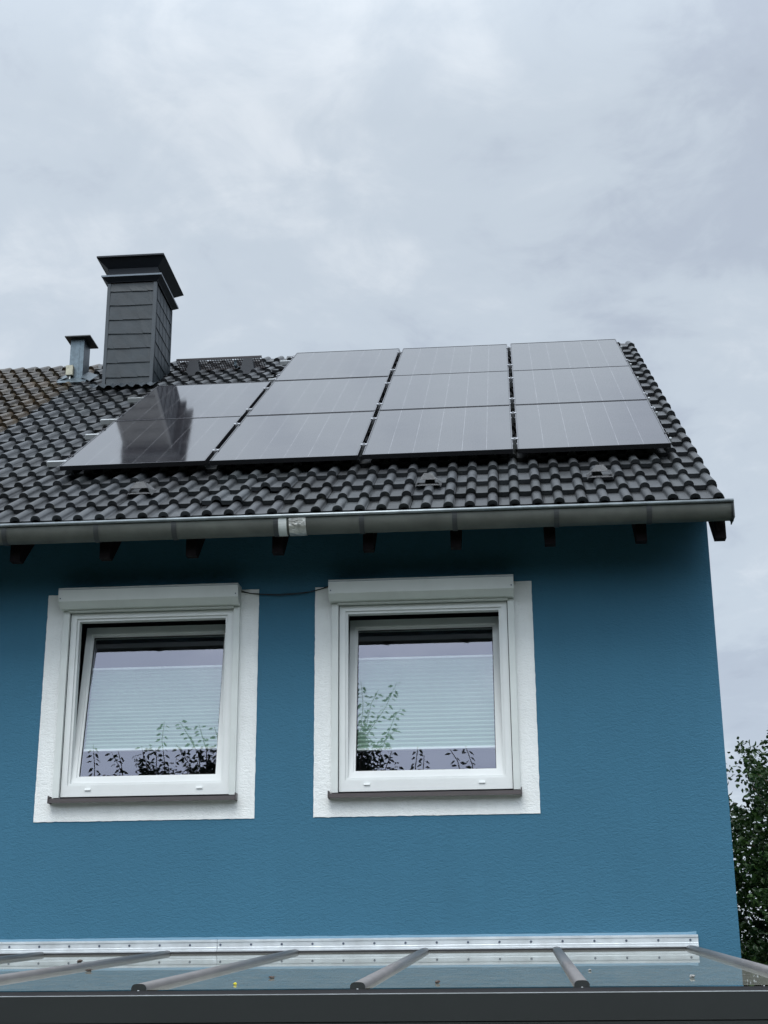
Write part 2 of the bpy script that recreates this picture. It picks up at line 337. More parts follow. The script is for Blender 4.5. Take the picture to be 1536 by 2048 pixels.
# ---- windows
def window(cx, btop, bbot, flip):
    bm = B(); Y0 = -.004
    ring(bm, cx-.592, cx+.592, 3.04, 4.35, cx-.550, cx+.550, 3.118, 4.312, Y0, .07)
    # inner step of the frame profile
    ring(bm, cx-.551, cx+.551, 3.117, 4.313, cx-.533, cx+.533, 3.134, 4.294, .010, .07)
    bevel(bm, .004)
    loc = Vector((cx, 0, 3.04))
    wn = part('window', bm, m_pvc, loc, label='white window with tilted sash, grey white shutter box, the %s one' % ('left' if flip else 'right'))
    th = R(10); piv = Vector((0, .028, 3.137))
    ms = Matrix.Translation(piv) @ Matrix.Rotation(-th, 4, 'X')     # local z runs up the tilted sash
    bm = B(); ring(bm, cx-.542, cx+.542, 0, 1.185, cx-.500, cx+.500, .040, 1.130, 0, .062, ms)
    ring(bm, cx-.501, cx+.501, .039, 1.131, cx-.484, cx+.484, .052, 1.112, .010, .062, ms); bevel(bm, .003)
    sub('sash', bm, m_pvc, wn, loc)
    bm = B(); ring(bm, cx-.4845, cx+.4845, .0515, 1.1125, cx-.480, cx+.480, .056, 1.108, .020, .03, ms); sub('seal', bm, m_black, wn, loc)
    bm = B(); vs = [bm.verts.new(ms @ Vector(p)) for p in ((cx-.482,.026,.054),(cx+.482,.026,.054),(cx+.482,.026,1.11),(cx-.482,.026,1.11))]; bm.faces.new(vs)
    sub('pane', bm, m_glass, wn, loc)
    # pleated blind just behind the pane, between two thin rails
    s0 = (bbot - 3.137)/math.cos(th); s1 = (btop - 3.137)/math.cos(th)
    bm = B(); n = 22; rows = []
    for k in range(2*n+1):
        s = s0 + (s1 - s0)*k/(2*n); y = .050 + (.013 if k % 2 else 0) + random.uniform(-.001, .001)
        rows.append([bm.verts.new(ms @ Vector((cx+x, y, s))) for x in (-.478, .478)])
    for r0, r1 in zip(rows, rows[1:]): bm.faces.new((r0[0], r0[1], r1[1], r1[0]))
    bl = sub('pleated_blind', bm, m_blind, wn, loc)
    bm = B()
    for s in (s0-.014, s1):
        bm = B(); box(bm, cx-.479, cx+.479, .038, .062, s, s+.014, mat=ms); sub('blind_rail', bm, m_blindr, wn, loc)
    for a, b in ((cx-.641, cx-.597), (cx+.597, cx+.641)):
        bm = B(); box(bm, a, b, -.034, -.001, 3.031, 4.362); bevel(bm, .004)
        g = sub('guide_rail', bm, m_alu, wn, loc)
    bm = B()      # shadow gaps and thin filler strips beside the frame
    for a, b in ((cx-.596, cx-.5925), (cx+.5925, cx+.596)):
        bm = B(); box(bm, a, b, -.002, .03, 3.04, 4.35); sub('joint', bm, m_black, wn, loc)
    # shutter box: five-sided section with a chamfered lower front edge
    pts = [(-.001, 4.365), (-.085, 4.365), (-.138, 4.408), (-.145, 4.50), (-.139, 4.508), (-.001, 4.512)]
    bm = B(); prism(bm, pts, lambda y, z: Vector((cx-.657, y, z)), lambda y, z: Vector((cx+.645, y, z))); bevel(bm, .003)
    sub('shutter_box', bm, m_alu, wn, loc)
    bm = B(); box(bm, cx-.658, cx+.646, -.1475, -.1445, 4.492, 4.4945)
    for x in (cx-.640, cx+.628):
        box(bm, x-.004, x+.004, -.1455, -.138, 4.425, 4.433)
    sub('shutter_box_seam', bm, m_screw, wn, loc)
    bm = B(); box(bm, cx-.60, cx+.60, -.055, -.010, 4.352, 4.3635); sub('shutter_slat', bm, m_alu, wn, loc)
    # brown sill with upturned ends
    bm = B()
    pts = [(.03, 3.029), (-.068, 3.021), (-.070, 2.992), (-.066, 2.992), (-.064, 3.016), (.03, 3.023)]
    prism(bm, pts, lambda y, z: Vector((cx-.655, y, z)), lambda y, z: Vector((cx+.648, y, z)))
    for x in (cx-.657, cx+.649): box(bm, x-.004, x+.004, -.072, -.002, 2.990, 3.040)
    sub('sill', bm, m_sill, wn, loc)
    for x in (cx-.40, cx+.385):
        bm = B(); box(bm, x-.021, x+.021, -.013, -.003, 3.082, 3.096); bevel(bm, .003); sub('drain_cap', bm, m_blindr, wn, loc)
    # painted plaster surround, hand-cut edges
    x0, x1 = (-4.738, -3.195) if flip else (-2.789, -1.251)
    z0, z1 = 2.871, 4.493
    bm = B(); n = 60; ix0, ix1, iz0, iz1 = cx-.62, cx+.62, 3.02, 4.37
    def pth(a, b, c, d):
        out_, inn = [], []
        crn = [((x0,z0),(ix0,iz0)), ((x1,z0),(ix1,iz0)), ((x1,z1),(ix1,iz1)), ((x0,z1),(ix0,iz1))]
        for k in range(4):
            (o0, i0), (o1, i1) = crn[k], crn[(k+1) % 4]
            for j in range(n):
                t = j/n; jit = random.gauss(0, .0009) if 0 < j else 0
                ox = o0[0]+(o1[0]-o0[0])*t + (jit if k % 2 else 0); oz = o0[1]+(o1[1]-o0[1])*t + (0 if k % 2 else jit)
                out_.append((ox, oz)); inn.append((i0[0]+(i1[0]-i0[0])*t, i0[1]+(i1[1]-i0[1])*t))
        return out_, inn
    O, I = pth(0, 0, 0, 0)
    vo = [bm.verts.new((x, -.005, z)) for x, z in O]; vi = [bm.verts.new((x, -.005, z)) for x, z in I]; vb = [bm.verts.new((x, .001, z)) for x, z in O]; vr = [bm.verts.new((x, .05, z)) for x, z in I]
    m_ = len(O)
    for k in range(m_):
        l = (k+1) % m_
        bm.faces.new((vo[k], vo[l], vi[l], vi[k])); bm.faces.new((vb[k], vb[l], vo[l], vo[k])); bm.faces.new((vi[k], vi[l], vr[l], vr[k]))
    sub('surround', bm, m_white, wn, loc)
    return wn
window(*WIN[0], True); window(*WIN[1], False)
# cable between the two shutter boxes
bm = B(); tube(bm, [(-3.322,-.012,4.482),(-3.26,-.012,4.463),(-3.16,-.014,4.452),(-3.042,-.015,4.447),(-2.93,-.015,4.451),(-2.826,-.014,4.460),(-2.75,-.012,4.478),(-2.672,-.012,4.505)], .0032, 6)
tube(bm, [(-3.322,-.012,4.474),(-3.20,-.016,4.452),(-3.042,-.018,4.438),(-2.88,-.017,4.447),(-2.78,-.013,4.468),(-2.672,-.012,4.497)], .0022, 6)
hp('cable', bm, m_cable, smooth=True)

# ---- roof tiles (one sheet of many overlapping tiles per roof)
TW, CL = .300, RID/20
def prof():
    pts = []
    def roll(c, wd, h, n=9):
        for k in range(n):
            a = math.pi*k/(n-1); pts.append((c - wd*math.cos(a), h*max(0, math.sin(a))**.9))
    pts.append((0.002, -.004)); pts.append((.003, .0)); pts.append((.035, -.001)); pts.append((.066, .0)); roll(.108, .036, .037); pts.append((.150, .0)); pts.append((.185, -.001)); pts.append((.219, .0))
    roll(.2605, .036, .037); pts.append((.2975, .0)); pts.append((.299, -.004))
    return pts
PR = prof()
def tiles(x_right, ncol, old, special=()):
    bm = B(); lay = bm.loops.layers.color.new('tilecol')
    for j in range(20):
        for i in range(ncol):
            x0 = x_right - TW*(i+1); s0 = j*CL + random.uniform(-.003, .003); ln = min(.41, RID - s0 + .02)
            dz = random.uniform(-.0015, .0025); dx = random.uniform(-.0015, .0015); tw = random.uniform(-.004, .004)
            if (j, i) in special: dz, tw, s0, dx = .016, -.035, s0 - .012, .006
            g = random.uniform(.70, 1.30)
            if old:
                mossy = min(1, max(0, .75 + random.uniform(-.35, .35)))
                col = (.175*g + .04*mossy, .148*g + .025*mossy, .112*g + .0*mossy, mossy)
            else: col = (.165*g, .175*g, .184*g, .10)
            top0, top1, fr0 = [], [], []
            for (u, h) in PR:
                rise = lambda s: .034*(1 - (s)/CL)
                tt = (u - .15)*tw
                top0.append(bm.verts.new(rp(x0+u+dx, s0, h + .034 + dz + tt)))
                top1.append(bm.verts.new(rp(x0+u+dx, s0+ln, h + rise(ln) + dz*.3)))
                fr0.append(bm.verts.new(rp(x0+u+dx, s0+.004, h + .002 + dz + tt)))
            fs = []
            for k in range(len(PR)-1):
                fs.append((bm.faces.new((top0[k], top0[k+1], top1[k+1], top1[k])), True))
                fs.append((bm.faces.new((fr0[k], fr0[k+1], top0[k+1], top0[k])), False))
            for f, sm in fs:
                f.smooth = sm
                for lp in f.loops: lp[lay] = col
            for e in set(e for f, sm in fs if not sm for e in f.edges): e.smooth = False
    return bm
bm = tiles(EX, 20, False, special=((2, 10), (1, 11), (17, 12)))
# verge: downward flaps of the edge tiles at the gable
lay = bm.loops.layers.color['tilecol']
for j in range(20):
    s0 = j*CL; g = random.uniform(.85, 1.15)
    pts = [(s0, .036), (s0+.40, .004), (s0+.40, -.07), (s0, -.055)]
    pts2 = [rp(EX-.012, a, b) for a, b in pts]; p3 = [q + Vector((.011, 0, 0)) for q in pts2]
    a = [bm.verts.new(q) for q in pts2]; b = [bm.verts.new(q) for q in p3]
    for q in ([a[0],a[1],b[1],b[0]], [b[0],b[1],b[2],b[3]], [a[3],a[0],b[0],b[3]], [a[2],a[3],b[3],b[2]]):
        f = bm.faces.new(q)
        for lp in f.loops: lp[lay] = (.10*g, .108*g, .114*g, .1)
roof = hp('roof', bm, m_tile)
roof['_o'] = tuple(HO)
# underlay and back slope
bm = B()
bm.faces.new([bm.verts.new(rp(*p)) for p in ((NB,-.02,-.035),(EX-.01,-.02,-.035),(EX-.01,RID,-.035),(NB,RID,-.035))])
bm.faces.new([bm.verts.new(rp(*p)) for p in ((NB,-.02,-.055),(EX-.01,-.02,-.055),(EX-.01,RID,-.055),(NB,RID,-.055))])
def rpb(x, s, n): q = rp(x, s, n); return Vector((q.x, YB - q.y, q.z))
bm.faces.new([bm.verts.new(rpb(*p)) for p in ((NB,-.02,.01),(NB,RID,.01),(EX,RID,.01),(EX,-.02,.01))])
hp('roof_boarding', bm, m_wood, roof and None)
def ridge(xa, xb, col, step=.385, rad=.112, old=False):
    bm = B(); lay = bm.loops.layers.color.new('tilecol'); top = rp(0, RID, 0)
    x = xb; k = 0
    while x > xa + .02:
        x2 = max(xa, x - step); g = random.uniform(.85, 1.2); c = tuple(q*g for q in col) + (.9 if old else .1,)
        r0, r1 = rad + .012, rad - .004; dz = random.uniform(-.004, .004)
        rings = []
        for xx, rr in ((x, r1), (x2+.03, r0-.002), (x2+.03, r0+.008), (x2-.03, r0+.010), (x2-.03, r0-.010)):
            rings.append([bm.verts.new((xx, top.y + rr*1.15*math.cos(a), top.z - .115 + dz + rr*math.sin(a))) for a in [math.pi*(q/12*1.16 - .08) for q in range(13)]])
        for p, q in zip(rings, rings[1:]):
            for m_ in range(12):
                f = bm.faces.new((p[m_], p[m_+1], q[m_+1], q[m_]));
                for lp in f.loops: lp[lay] = c
        if k == 0:
            f = bm.faces.new(rings[0])
            for lp in f.loops: lp[lay] = c
        x = x2; k += 1
    return bm
hp('ridge_tiles', ridge(NB+.01, EX+.02, (.14, .15, .16)), m_tile)
# verge board under the gable edge
bm = B()
prism(bm, [(-.36+.36, -.06), (RID, -.06), (RID, -.20), (0, -.20)], lambda a, b: rp(-.012, a, b), lambda a, b: rp(.012, a, b))
hp('barge_board', bm, m_wood)
# rafters with cut tails under the eave
for x in (-5.45, -4.837, -4.199, -3.590, -2.987, -2.359, -1.760, -1.120, -.508, .018):
    w2 = .036; sx = x if x > 0 else x
    bm = B()
    yt = -.50; zt = lambda y, n: T0.z + (y - T0.y)*SA/CA + n/CA
    pts = [(yt, zt(yt, -.06)), (yt, 4.612), (yt+.06, 4.612), (.4, zt(.4, -.16)), (.4, zt(.4, -.06))]
    pts = [(yt, zt(yt, -.06)), (yt, 4.610), (yt+.075, 4.610), (.0, zt(0, -.185)), (.4, zt(.4, -.185)), (.4, zt(.4, -.06))]
    prism(bm, pts, lambda y, z: Vector((sx-w2, y, z)), lambda y, z: Vector((sx+w2, y, z)))
    hp('rafter', bm, m_wood)

# ---- gutter
GX0, GX1 = NB+.02, .085
gy, gz = -.620, 4.792            # centre of the half round
def gprof(r_, y_=gy, z_=gz, a0=-8, a1=172, n=18):
    return [(y_ - r_*math.cos(R(a0 + (a1-a0)*k/n)), z_ - r_*1.28*math.sin(R(a0 + (a1-a0)*k/n))*1.0) for k in range(n+1)]
gutter_o = []
def shell(bm, xa, xb, ro, ri, seg=1, **k):
    po, pi_ = gprof(ro, **k), gprof(ri, **k)
    pts = po + pi_[::-1]
    prism(bm, pts, lambda y, z: Vector((xa, y, z)), lambda y, z: Vector((xb, y, z)), caps=False)
bm = B(); shell(bm, GX0, -2.893, .078, .076); shell(bm, -2.883, GX1, .0775, .0755)
shell(bm, -2.893, -2.883, .072, .070)
pe = gprof(.079); bm.faces.new([bm.verts.new((GX1+.002, y, z)) for y, z in pe])
gut = part('gutter', bm, m_zinc, (GX1, gy, gz), smooth=False)
for p in gut.data.polygons: p.use_smooth = abs(p.normal.x) < .5
bm = B(); tube(bm, [(GX0, gy-.0875, gz+.012), (-2.5, gy-.0875, gz+.012), (GX1+.004, gy-.0875, gz+.012)], .0125, 10); sub('bead', bm, m_zincb, gut, (GX1, gy, gz), True)
for x in (-5.45, -4.86, -4.215, -3.672, -2.970+0, -2.385, -1.757, -1.077, -.464):
    bm = B(); shell(bm, x-.017, x+.017, .0825, .0785, a1=178); 
    sub('bracket', bm, m_zincd, gut, (GX1, gy, gz))
bm = B(); shell(bm, -2.955, -2.897, .0805, .0782); sub('joint_sleeve', bm, m_patch if False else m_alu, gut, (GX1, gy, gz))
bm = B(); shell(bm, -2.880, -2.765, .0815, .0782); sub('repair_patch', bm, m_patch, gut, (GX1, gy, gz), label='crumpled silver tape patch on the gutter joint')
bm = B(); shell(bm, GX1-.012, GX1+.006, .0825, .0785); box(bm, GX1-.002, GX1+.005, gy-.088, gy+.085, gz-.102, gz+.022); sub('end_cap', bm, m_zincd, gut, (GX1, gy, gz))

# ---- small roof fittings
def hood(x, s, n=.03):
    bm = B()
    # skirt with two flared flaps and a raised hipped hood with an open front
    def q(a, b, c): return rp(x+a, s+b, n+c)
    def face(*p): bm.faces.new([bm.verts.new(v) for v in p])
    w0, w1 = .062, .028
    # hood
    face(q(-w0,0,.052), q(w0,0,.052), q(w1,.05,.088), q(-w1,.05,.088)); face(q(-w1,.05,.088), q(w1,.05,.088), q(w1,.15,.05), q(-w1,.15,.05))
    face(q(w0,0,.052), q(w0+.012,.15,.01), q(w1,.15,.05), q(w1,.05,.088)); face(q(-w0,0,.052), q(-w1,.05,.088), q(-w1,.15,.05), q(-w0-.012,.15,.01))
    face(q(-w0,0,.052), q(-w0,.01,.048), q(w0,.01,.048), q(w0,0,.052))
    # flaps
    face(q(-w0,0,.052), q(-w0-.03,-.03,.002), q(-w0-.035,.12,.0), q(-w0-.012,.15,.01)); face(q(w0,0,.052), q(w0+.012,.15,.01), q(w0+.035,.12,.0), q(w0+.03,-.03,.002))
    face(q(-w0-.03,-.03,.016), q(w0+.03,-.03,.016), q(w0,.0,.020), q(-w0,.0,.020))
    bmesh.ops.solidify(bm, geom=bm.faces[:], thickness=.003)
    return bm
for x, s in ((-4.072, .62), (-1.960, .56), (-.735, .62)):
    hp('vent_tile', hood(x, s+.04, .030), m_hood)
# chimney
cx0, cx1, cy0, cy1 = -5.555, -5.036, 3.77, 4.47
CLc = Vector((-5.3, 4.1, 7.9))
bm = B(); box(bm, cx0+.006, cx1-.006, cy0+.006, cy1-.006, 7.55, 9.0)
chim = part('chimney', bm, m_black, CLc)
chim['_o'] = tuple(CLc)
def slates():
    bm = B()
    ch = .1655; z0 = 7.735
    # front: curved-cut slates, seven courses and a tall top course
    fz0 = z0; wdt = .175
    for r in range(8):
        za = fz0 + r*ch; zb = min(za + ch + .035, 8.985)
        off = -((r*.27) % 1)*wdt
        x = cx0 + .035 + off
        while x < cx1 - .03:
            a, b = max(x, cx0+.030), min(x + wdt + .03, cx1-.022)
            if b - a > .02:
                jz = random.uniform(-.0035, .0035); t = .010 + random.uniform(-.001, .001)
                cut = .035 if a > cx0+.031 else 0
                pts = [(b, zb)] + [(a, zb)] + ([(a + cut*(k/5)**2, zb - (zb-za)*(.35+.65*k/5)) for k in range(1, 6)] if cut else [(a, za+.004+jz)]) + [(b, za+jz-.003)]
                f = lambda px, pz: Vector((px, cy0 - .003 - (t + .004*(1 - (px-a)/(b-a)))*(1-(pz-za)/(zb-za)), pz))
                bk = lambda px, pz: Vector((px, cy0 + .005, pz))
                prism(bm, pts[::-1], f, bk, caps=True)
            x += wdt
    # right side: square slates, alternate courses offset
    wd = .145
    for r in range(9):
        za = z0 - .08 + r*ch; zb = min(za + ch + .03, 8.985)
        y = cy0 + .03
        for c in range(5):
            a, b = y, min(y + wd, cy1-.02)
            if b - a < .03: break
            t = .007 + random.uniform(-.001, .002)
            pts = [(a+.015, zb), (a+.015, za + random.uniform(-.002, .002)), (b-.002, za), (b-.002, zb)]
            prism(bm, pts, lambda py, pz: Vector((cx1 + .003 + t*(1-(pz-za)/(zb-za)), py, pz)), lambda py, pz: Vector((cx1 - .004, py, pz)))
            y += wd
    return bm
sub('slate_cladding', slates(), m_slate, chim, CLc)
bm = B()
for (x, y) in ((cx0, cy0), (cx1-.02, cy0)):
    box(bm, x-.006, x+.028, y-.014, y+.02, 7.70, 8.99)
box(bm, cx1-.01, cx1+.014, cy1-.025, cy1+.004, 7.95, 8.99); box(bm, cx0-.008, cx0-.001, cy0+.021, cy1, 7.7, 8.99)
sub('corner_trim', bm, m_trim, chim, CLc)
bm = B()   # flared collar
def fl(d, z): return [bm.verts.new(p) for p in ((cx0-d,cy0-d,z),(cx1+d,cy0-d,z),(cx1+d,cy1+d,z),(cx0-d,cy1+d,z))]
a, b, c, d_ = fl(.010, 9.005), fl(.014, 9.012), fl(.062, 9.048), fl(.062, 9.062)
for p, q in ((a, b), (b, c), (c, d_)):
    for k in range(4): bm.faces.new((p[k], p[(k+1) % 4], q[(k+1) % 4], q[k]))
bm.faces.new(d_)
sub('collar', bm, m_cap, chim, CLc)
bm = B(); e_ = .066
for (q0, q1, q2, q3) in ((cx0-e_, cx1+e_, cy0-e_, cy0-e_+.006), (cx1+e_-.006, cx1+e_, cy0-e_+.0065, cy1+e_)): box(bm, q0, q1, q2, q3, 9.048, 9.067)
sub('collar_lip', bm, m_slip, chim, CLc)
bm = B(); box(bm, cx0-.008, cx1+.008, cy0-.008, cy1+.008, 9.0625, 9.169); sub('flue_neck', bm, m_cap, chim, CLc)
bm = B()
a, b = [[bm.verts.new(p) for p in ((cx0-e,cy0-e+.0,z),(cx1+e,cy0-e,z),(cx1+e,cy1+e+.02,z),(cx0-e,cy1+e+.02,z))] for e, z in ((.012, 9.17), (.105, 9.245))]
for k in range(4): bm.faces.new((a[k], a[(k+1) % 4], b[(k+1) % 4], b[k]))
box(bm, cx0-.108, cx1+.098, cy0-.135, cy1+.12, 9.245, 9.262)
sub('cap', bm, m_cap, chim, CLc)
bm = B()  # lead apron at the foot, dressed down over the tiles
def strip(pts0, pts1):
    a = [bm.verts.new(p) for p in pts0]; b = [bm.verts.new(p) for p in pts1]
    for k in range(len(a)-1): bm.faces.new((a[k], a[k+1], b[k+1], b[k]))
sF = (cy0 - T0.y)/CA
xsA = [cx0-.10 + (cx1-cx0+.2)*k/24 for k in range(25)]
strip([Vector((min(max(x, cx0-.014), cx1+.02), cy0-.019, 7.742)) for x in xsA], [rp(x, sF-.06, .085+.010*math.sin(k*1.9)) for k, x in enumerate(xsA)])
strip([rp(x, sF-.06, .085+.010*math.sin(k*1.9)) for k, x in enumerate(xsA)], [rp(x-.01, sF-.17-.012*math.sin(k*1.3), .078+.016*math.sin(k*1.9)) for k, x in enumerate(xsA)])
bmesh.ops.recalc_face_normals(bm, faces=bm.faces); sub('flashing', bm, m_trim, chim, CLc)

# vent stack beside the chimney
VL = Vector((-5.97, 4.26, 8.0))
bm = B(); box(bm, -6.045, -5.895, 4.14, 4.36, 7.85, 8.545); bevel(bm, .004)
box(bm, -5.9435, -5.9405, 4.137, 4.15, 7.95, 8.5)
vent = part('vent_stack', bm, m_galv, VL)
bm = B(); vt = box(bm, -6.095, -5.815, 4.07, 4.40, 8.545, 8.556); sub('cap', bm, m_zincd, vent, VL)
bm = B(); box(bm, -6.062, -5.988, 4.085, 4.137, 8.105, 8.215); bevel(bm, .006); sub('junction_box', bm, m_box, vent, VL)
bm = B(); tube(bm, [(-6.022, 4.115, 8.105), (-6.024, 4.11, 8.02), (-6.03, 4.09, 7.96)], .010, 8); sub('conduit', bm, m_alu, vent, VL, True)
bm = B(); sV = (4.14 - T0.y)/CA
a = [rp(-6.14, sV-.10, .052), rp(-5.82, sV-.10, .052), rp(-5.84, sV+.02, .075), rp(-6.10, sV+.02, .075)]
bm.faces.new([bm.verts.new(p) for p in a]); a = [rp(-6.16, sV-.05, .05), rp(-6.05, sV-.02, .09), rp(-6.05, sV+.3, .09), rp(-6.2, sV+.3, .05)]
bm.faces.new([bm.verts.new(p) for p in a]); a = [rp(-5.79, sV-.05, .05), rp(-5.79, sV+.3, .05), rp(-5.895, sV+.3, .09), rp(-5.895, sV-.02, .09)]
bm.faces.new([bm.verts.new(p) for p in a]); sub('flashing', bm, m_galv, vent, VL)

# chimney-sweep walkway: perforated grate on two feet
WL = Vector((-4.43, 4.4, 8.3))
bm = B(); xa, xb, ya, yb, zt_ = -4.905, -3.975, 4.265, 4.50, 8.294
n = 34; m_ = 5
box(bm, xa, xb, ya-.006, ya+.004, zt_-.006, zt_+.018); box(bm, xa, xb, yb, yb+.006, zt_-.02, zt_+.004)
for k in range(n+1):
    x = xa + (xb-xa)*k/n; box(bm, x-.0028, x+.0028, ya+.0045, yb-.0005, zt_-.008, zt_)
for k in range(1, m_):
    y = ya + (yb-ya)*k/m_; box(bm, xa, xb, y-.004, y+.004, zt_-.009, zt_-.001)
walk = part('walkway_grate', bm, m_grate, WL)
for x in (-4.715, -4.125):
    bm = B()
    pts = [(-.085, 0), (.085, 0), (.042, .215), (-.042, .215)]
    zf = rp(0, (4.27-T0.y)/CA, .03).z
    prism(bm, pts, lambda a, b: Vector((x+a, 4.262-.03*(1-b/.215)+.0, zf+b-.02)), lambda a, b: Vector((x+a, 4.40, min(zf+b-.02, zf+.20))))
    box(bm, x-.03, x+.03, 4.272, 4.29, zt_-.03, zt_+.014)
    sub('foot', bm, m_cap, walk, WL)
# roof ladder hooks
for x, s in ((-4.265, 6.02), (-6.52+.9, 3.4)):
    bm = B(); pts = [rp(x, s+.25, .05), rp(x, s+.02, .062), rp(x, s-.02, .10), rp(x, s+.015, .155), rp(x, s+.05, .14)]
    a = [bm.verts.new(p + Vector((-.013, 0, 0))) for p in pts]; b = [bm.verts.new(p + Vector((.013, 0, 0))) for p in pts]
    for k in range(len(pts)-1): bm.faces.new((a[k], b[k], b[k+1], a[k+1]))
    bmesh.ops.solidify(bm, geom=bm.faces[:], thickness=.006); 
    if x > -5: hp('roof_hook', bm, m_galv)
    else: bm.free()

# ------------------------------------------------------------ neighbour's house to the left
NO = Vector((-9, 5, GZ))
nb = thing('neighbor_house', 'attached house on the left with old moss-brown tiled roof', 'house', NO)
def npart(name, bm, m, smooth=False):
    bmesh.ops.translate(bm, verts=bm.verts, vec=-NO); return obj(name, bm, m, nb, smooth)
npart('roof', tiles(NB - .002, 14, True), m_tile)
bm = B(); bm.faces.new([bm.verts.new(rp(*p)) for p in ((NB-4.2,-.02,-.035),(NB-.005,-.02,-.035),(NB-.005,RID,-.035),(NB-4.2,RID,-.035))])
bm.faces.new([bm.verts.new(rpb(*p)) for p in ((NB-4.2,-.02,.01),(NB-4.2,RID,.01),(NB-.002,RID,.01),(NB-.002,-.02,.01))]); npart('roof_boarding', bm, m_wood)
npart('ridge_tiles', ridge(NB-4.2, NB-.005, (.13, .115, .09), old=True), m_tile)
bm = B()
box(bm, NB-4.2, NB-.004, .002, YB, GZ, 4.9)
prism(bm, [(0.002, 4.9), (YB/2, ztop(YB/2)), (YB, 4.9)], lambda y, z: Vector((NB-4.2, y, z)), lambda y, z: Vector((NB-.004, y, z)))
npart('wall', bm, m_nwall)
bm = B(); shell(bm, NB-4.2, NB+.01, .0775, .0755); npart('gutter', bm, m_zinc)
bm = B()
for x, s in ((NB-1.22, 6.1),):
    pts = [rp(x, s+.25, .05), rp(x, s+.02, .062), rp(x, s-.02, .10), rp(x, s+.03, .19), rp(x, s+.07, .17)]
    a = [bm.verts.new(p + Vector((-.016, 0, 0))) for p in pts]; b = [bm.verts.new(p + Vector((.016, 0, 0))) for p in pts]
    for k in range(len(pts)-1): bm.faces.new((a[k], b[k], b[k+1], a[k+1]))
bmesh.ops.solidify(bm, geom=bm.faces[:], thickness=.006); npart('roof_hook', bm, m_zincd)

# ------------------------------------------------------------ solar panels, mounting rails
PWD, PHT, GPX, GPY = 1.134, 1.722, .0366, .0189
PX0, PS0, PN = -4.8212, 1.2187, .14
rotm = Matrix.Rotation(AL, 4, 'X')
def panel_proto():
    e = bpy.data.objects.new('solar_panel', None); C.objects.link(e)
    bm = B(); t = .010
    ringv = lambda x0, x1, y0, y1, ix0, ix1, iy0, iy1, z0, z1: None
    for (a, b, c, d) in ((0, PWD, 0, t), (0, PWD, PHT-t, PHT), (0, t, t, PHT-t), (PWD-t, PWD, t, PHT-t)):
        box(bm, a, b, c, d, -.035, 0)
    obj('frame', bm, m_pvframe, e)
    bm = B()      # thin bright lip around the glass
    for (a, b, c, d) in ((0.0005, PWD-.0005, .0005, .005), (0.0005, PWD-.0005, PHT-.005, PHT-.0005), (.0005, .005, .0055, PHT-.0055), (PWD-.005, PWD-.0005, .0055, PHT-.0055)):
        box(bm, a, b, c, d, .0003, .0012)
    obj('lip', bm, m_pvedge, e)
    bm = B(); box(bm, t+.0003, PWD-t-.0003, t+.0003, PHT-t-.0003, -.008, -.0015)
    obj('glass', bm, m_pv, e)
    bm = B(); box(bm, t+.002, PWD-t-.002, t+.002, PHT-t-.002, -.014, -.010); obj('backsheet', bm, m_black, e)
    return e
def copy_thing(e):
    r = e.copy(); C.objects.link(r)
    for ch in list(e.children):
        c = ch.copy(); C.objects.link(c); c.parent = r
        for g in ch.children:
            d = g.copy(); C.objects.link(d); d.parent = c
    return r
colw = ['leftmost', 'second', 'third', 'rightmost']; roww = ['bottom', 'middle', 'top']
proto = panel_proto(); first = True
for r_ in range(3):
    for c_ in range(4):
        if c_ == 0 and r_ == 2: continue
        p = proto if first else copy_thing(proto); first = False
        p.location = rp(PX0 + c_*(PWD+GPX), PS0 + r_*(PHT+GPY), PN + random.uniform(-.0015, .0015)); p.rotation_euler = (AL + random.uniform(-.0012, .0012), random.uniform(-.0012, .0012), 0)
        if c_ == 0:
            lb = 'dark panel mirroring the lower part of the chimney, in the bottom row' if r_ == 0 else 'dark panel right beside the chimney foot, mirroring the chimney'
        else:
            if r_ == 2: n_ = ['', 'leftmost', 'middle', 'rightmost'][c_]
            else: n_ = ['', 'second from the left', 'third from the left', 'rightmost'][c_]
            lb = 'black framed solar panel, %s in the %s row on the roof' % (n_, roww[r_])
        tag(p, lb, 'solar panel', 'solar panels on the tiled roof')
rails_s = [.36, 1.37, 2.01, 3.05, 3.80, 4.93]
words = ['lowest', 'second lowest', 'third lowest', 'third highest', 'second highest', 'topmost']
